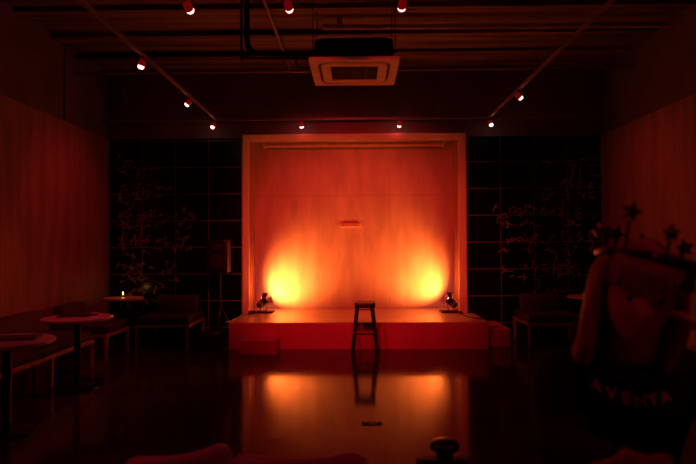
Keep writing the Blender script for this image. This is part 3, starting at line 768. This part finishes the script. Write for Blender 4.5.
# clothing: shells grown from the body surface
def seg_t(p, a, b):
    a, b = V(a), V(b); d = b - a; t = max(0, min(1, (p-a).dot(d)/d.length_squared)); return t, (p - (a + d*t)).length
def garment(name, test, off, m, folds=.004, fs=9):
    bm = bmesh.new(); bm.from_mesh(body); bm.normal_update()
    nrm = {v.index: v.normal.copy() for v in bm.verts}
    kill = [v for v in bm.verts if not test(v.co)]
    bmesh.ops.delete(bm, geom=kill, context='VERTS')
    for v in bm.verts:
        n_ = v.normal
        v.co = v.co + n_*(off + folds*noise.noise(v.co*fs) + folds*.6*noise.noise(v.co*V((fs*2, fs*2, fs*3.2)).x if False else v.co*fs*2.3))
    for _ in range(3): bmesh.ops.smooth_vert(bm, verts=bm.verts[:], factor=.5, use_axis_x=True, use_axis_y=True, use_axis_z=True)
    me = bpy.data.meshes.new(name); bm.to_mesh(me); bm.free()
    for p in me.polygons: p.use_smooth = True
    me.materials.clear()
    o = link(name, me, m, person)
    so = o.modifiers.new('thick', 'SOLIDIFY'); so.thickness = .003; so.offset = 1
    return o
def near_arm(p):
    best = (9, None, 0)
    for nm, a, b in (('uR', shR, elR), ('fR', elR, wrR), ('uL', shL, elL), ('fL', elL, wrL)):
        t_, d_ = seg_t(p, a, b)
        if d_ < best[0]: best = (d_, nm, t_)
    return best
def is_shirt(p):
    d_, nm, t_ = near_arm(p)
    if d_ < .075 and nm in ('fR', 'fL') and p.y < -.2:
        return t_ < (.80 if nm == 'fR' else .42)
    hd = (p - HC).length
    if p.z > 1.215 + .18*max(0, (p.y + .13)) or hd < .135: return False
    if V((p.x-wrR[0], p.y-wrR[1], p.z-wrR[2])).length < .12 and p.y < -.40: return False
    if V((p.x-wrL[0], p.y-wrL[1], p.z-wrL[2])).length < .07: return False
    return p.z > .83 and (p.y > -.46)
def is_trouser(p): return p.z < .86 and p.z > .34 and p.y > -.5
shirt = garment('sweatshirt', is_shirt, .012, M['cloth_black'], .006)
trs = garment('trousers', is_trouser, .008, M['jeans'], .003)
# shoes
for s in (-1, 1):
    bm = B(); loops = []
    for yy, wd, hh, z in ((-.22, .028, .06, .262), (-.26, .038, .085, .262), (-.34, .040, .075, .262), (-.42, .045, .05, .262), (-.48, .040, .04, .262), (-.505, .020, .025, .264)):
        loops.append([V((s*.143 + wd*math.cos(a), yy, z + hh*(.5+.5*math.sin(a)))) for a in [2*PI*k/14 for k in range(14)]])
    rings(bm, loops); obj('shoe', bm, M['shoe'], person, smooth=True)
# hood bunched round the neck
bm = B(); loops = []
N = 30
for k in range(N):
    a = 2*PI*k/N; c, s = math.cos(a), math.sin(a)
    ctr = V((-.02 + .098*c, -.105 + .088*s, 1.215 + .035*s + (.022 if s > 0 else .0) + .012*abs(c)))
    rad = .030 + .014*max(0, s) + .006*noise.noise(V((c*3, s*3, 0))) - .014*max(0, -s)
    out = V((c, s, 0)).normalized()
    loops.append([ctr + out*rad*math.cos(b) + V((0, 0, 1))*rad*1.25*math.sin(b) for b in [2*PI*j/12 for j in range(12)]])
rings(bm, loops, closed=True); obj('hood', bm, M['cloth_black'], person, smooth=True)
# eyes, brows, lips
for s in (-1, 1):
    bm = bmesh.new(); bmesh.ops.create_uvsphere(bm, u_segments=20, v_segments=14, radius=.0115)
    for v in bm.verts: v.co = HR @ (v.co + V((s*.031, -.0705, .009))) + HC
    e = obj('eye', bm, M['eye'], person, smooth=True)
    bm = bmesh.new(); bmesh.ops.create_uvsphere(bm, u_segments=16, v_segments=10, radius=.0065)
    for v in bm.verts: v.co = HR @ (V((v.co.x, v.co.y*.4, v.co.z)) + V((s*.031, -.0808, .008))) + HC
    obj('iris', bm, M['iris'], e, smooth=True)
    bm = bmesh.new(); bmesh.ops.create_uvsphere(bm, u_segments=20, v_segments=14, radius=.0132)
    bmesh.ops.delete(bm, geom=[v for v in bm.verts if v.co.z < .0035], context='VERTS')
    for v in bm.verts: v.co = HR @ (v.co + V((s*.031, -.0705, .009))) + HC
    obj('eyelid', bm, M['skin'], e, smooth=True)
    bm = B(); tube(bm, [HR @ V((s*(.016+.011*k), -.0885 + .0018*k*k, .026+.004*math.sin(k*.9))) + HC for k in range(4)], [.002, .0032, .003, .0012], 8); obj('eyebrow', bm, M['iris'], person, smooth=True)
# hair: cap plus long locks
bm = bmesh.new(); bmesh.ops.create_uvsphere(bm, u_segments=48, v_segments=32, radius=1)
kill = []
for v in bm.verts:
    x, y, z = v.co
    front = y < -.25 and z < .42
    if front or z < -.35: kill.append(v)
    rr = 1 + .012*math.sin(math.atan2(y, x)*24) + .02*noise.noise(v.co*3)
    v.co = HR @ V((x*.088*rr, y*.108*rr + .004, z*.128*rr + .003)) + HC
bmesh.ops.delete(bm, geom=kill, context='VERTS')
rnd = random.Random(5)
for k in range(92):
    if k < 20:                                   # fringe
        u = -1 + 2*k/19; top = V((u*.050, -.045, .112)); pts = [top, V((u*.066, -.098 + .030*u*u, .080)), V((u*.072 + rnd.uniform(-.006, .006), -.106 + .045*u*u, .046 + rnd.uniform(-.006, .004))), V((u*.074, -.100 + .05*u*u, .030 + rnd.uniform(-.008, .006)))]
        rad = [.006, .010, .009, .002]
    else:
        a = -.30 + (PI + .60)*(k-20)/71; c, s = math.cos(a), math.sin(a)
        low = -.26 - .05*max(0, s) + rnd.uniform(-.03, .02)
        if abs(c) > .75: low += .04
        pts = [V((c*.03, s*.03, .128)), V((c*.082, s*.10, .07)), V((c*.096, s*.117, 0)), V((c*.098 + rnd.uniform(-.008, .008), s*.118 + .008, -.09)), V((c*.098 + rnd.uniform(-.014, .014), s*.10 + .02, -.17)), V((c*.09 + rnd.uniform(-.02, .02), s*.08 + .045, low))]
        rad = [.006, .011, .012, .012, .010, .002]
    P = smooth_path([HR @ p + HC for p in pts], 4); n = len(P)
    R_ = [rad[min(len(rad)-1, int(i/4))]*(1-(i % 4)/4) + rad[min(len(rad)-1, int(i/4)+1)]*((i % 4)/4) for i in range(n)]
    tube(bm, P, R_, 7)
hair = obj('hair', bm, M['hair'], person, smooth=True); hair['label'] = 'long pale hair with a fringe'
# star crown
cr_empty = None
CM = Matrix.Translation(HC + V((.020, .006, .048))) @ Matrix.Rotation(math.radians(-2), 4, 'X') @ Matrix.Rotation(math.radians(13), 4, 'Y')
bm = B(); N = 48
def band(bm, r, z, hh, th):
    loops = []
    for k in range(N):
        a = 2*PI*k/N; c, s = math.cos(a), math.sin(a)
        loops.append([CM @ V((c*(r+q)*.95, s*(r+q)*1.08, z+zz)) for q, zz in ((0, -hh), (th, -hh), (th*1.4, 0), (th, hh), (0, hh))])
    rings(bm, loops, closed=True)
band(bm, .100, -.012, .0085, .007); band(bm, .106, .034, .0085, .007)
for k in range(24):
    a0, a1 = 2*PI*k/24, 2*PI*(k+1)/24
    for (u, v) in ((a0, a1), (a1, a0)):
        tube(bm, [CM @ V((math.cos(u)*.098, math.sin(u)*.111, -.008)), CM @ V((math.cos(v)*.104, math.sin(v)*.117, .030))], .0028, 6)
crown = obj('party_crown', bm, M['crown'], person); crown['label'] = 'dark openwork crown with stars standing on it'
def star(bm, mt, R, r, th):
    pts = [V(((R if k % 2 == 0 else r)*math.sin(k*PI/5), 0, (R if k % 2 == 0 else r)*math.cos(k*PI/5))) for k in range(10)]
    a = [bm.verts.new(mt @ (p + V((0, -th, 0)))) for p in pts]; b = [bm.verts.new(mt @ (p + V((0, th, 0)))) for p in pts]
    ca = bm.verts.new(mt @ V((0, -th*2.2, 0))); cb = bm.verts.new(mt @ V((0, th*2.2, 0)))
    for k in range(10):
        j = (k+1) % 10
        bm.faces.new((a[k], a[j], ca)); bm.faces.new((b[j], b[k], cb)); bm.faces.new((a[k], b[k], b[j], a[j]))
for k, (deg, hgt, sz) in enumerate(((-143, .104, .024), (-100, .072, .020), (-50, .060, .023), (20, .07, .022), (70, .075, .022), (120, .07, .022), (165, .062, .022), (-155, .055, .020))):
    a = math.radians(deg); c, s = math.cos(a), math.sin(a)
    base = V((c*.106, s*.119, .036)); tip = V((c*.112, s*.125, hgt))
    bm = B(); tube(bm, [CM @ base, CM @ tip], .004, 8)
    star(bm, CM @ Matrix.Translation(tip + V((0, 0, sz*.8))) @ Matrix.Rotation(a + PI/2 + .3, 4, 'Z') @ Matrix.Rotation(rnd.uniform(-.3, .3), 4, 'Y'), sz, sz*.5, .004)
    obj('star', bm, M['crown'], crown)
for k in range(12):
    a = 2*PI*k/12 + .15; bm = bmesh.new(); bmesh.ops.create_uvsphere(bm, u_segments=12, v_segments=8, radius=.0055)
    z = -.012 if k % 2 else .034; r_ = .109 if k % 2 else .115
    for v in bm.verts: v.co = CM @ (v.co + V((math.cos(a)*r_*.955, math.sin(a)*r_*1.085, z)))
    obj('bead', bm, M['bead'], crown, smooth=True)
# AVENTA across the chest, laid on the cloth
dg = bpy.context.evaluated_depsgraph_get(); dg.update()
bvh = BVHTree.FromObject(shirt, dg)
bm = bmesh.new()
letters = 'AVENTA'; x = -.110
for i, ch in enumerate(letters):
    cu = bpy.data.curves.new('f', 'FONT'); cu.body = ch; cu.size = .037; cu.align_x = 'CENTER'; cu.offset = .0006; cu.resolution_u = 2
    fo = bpy.data.objects.new('f', cu); C.objects.link(fo)
    dg = bpy.context.evaluated_depsgraph_get(); dg.update()
    lm = bpy.data.meshes.new_from_object(fo.evaluated_get(dg)); bpy.data.objects.remove(fo)
    b2 = bmesh.new(); b2.from_mesh(lm)
    bmesh.ops.triangulate(b2, faces=b2.faces[:])
    bmesh.ops.subdivide_edges(b2, edges=b2.edges[:], cuts=2)
    u = (i - 2.5)/2.5
    ang = u*.30 + .10
    for v in b2.verts:
        lx, lz = v.co.x, v.co.y
        X = -.046 + u*.078 + lx*math.cos(ang) - lz*math.sin(ang)*1
        Z = 1.124 + .017*u*u - .010*u + lx*math.sin(ang) + lz*math.cos(ang)
        hit = bvh.ray_cast(V((X, -1.0, Z)), V((0, 1, 0)))
        yy = hit[0].y - .005 if hit[0] is not None else -.2
        v.co = V((X, yy, Z))
    m_ = bpy.data.meshes.new('t'); b2.to_mesh(m_); bm.from_mesh(m_); b2.free()
pr = obj('shirt_lettering', bm, M['print'], shirt); pr['label'] = 'faded AVENTA lettering'
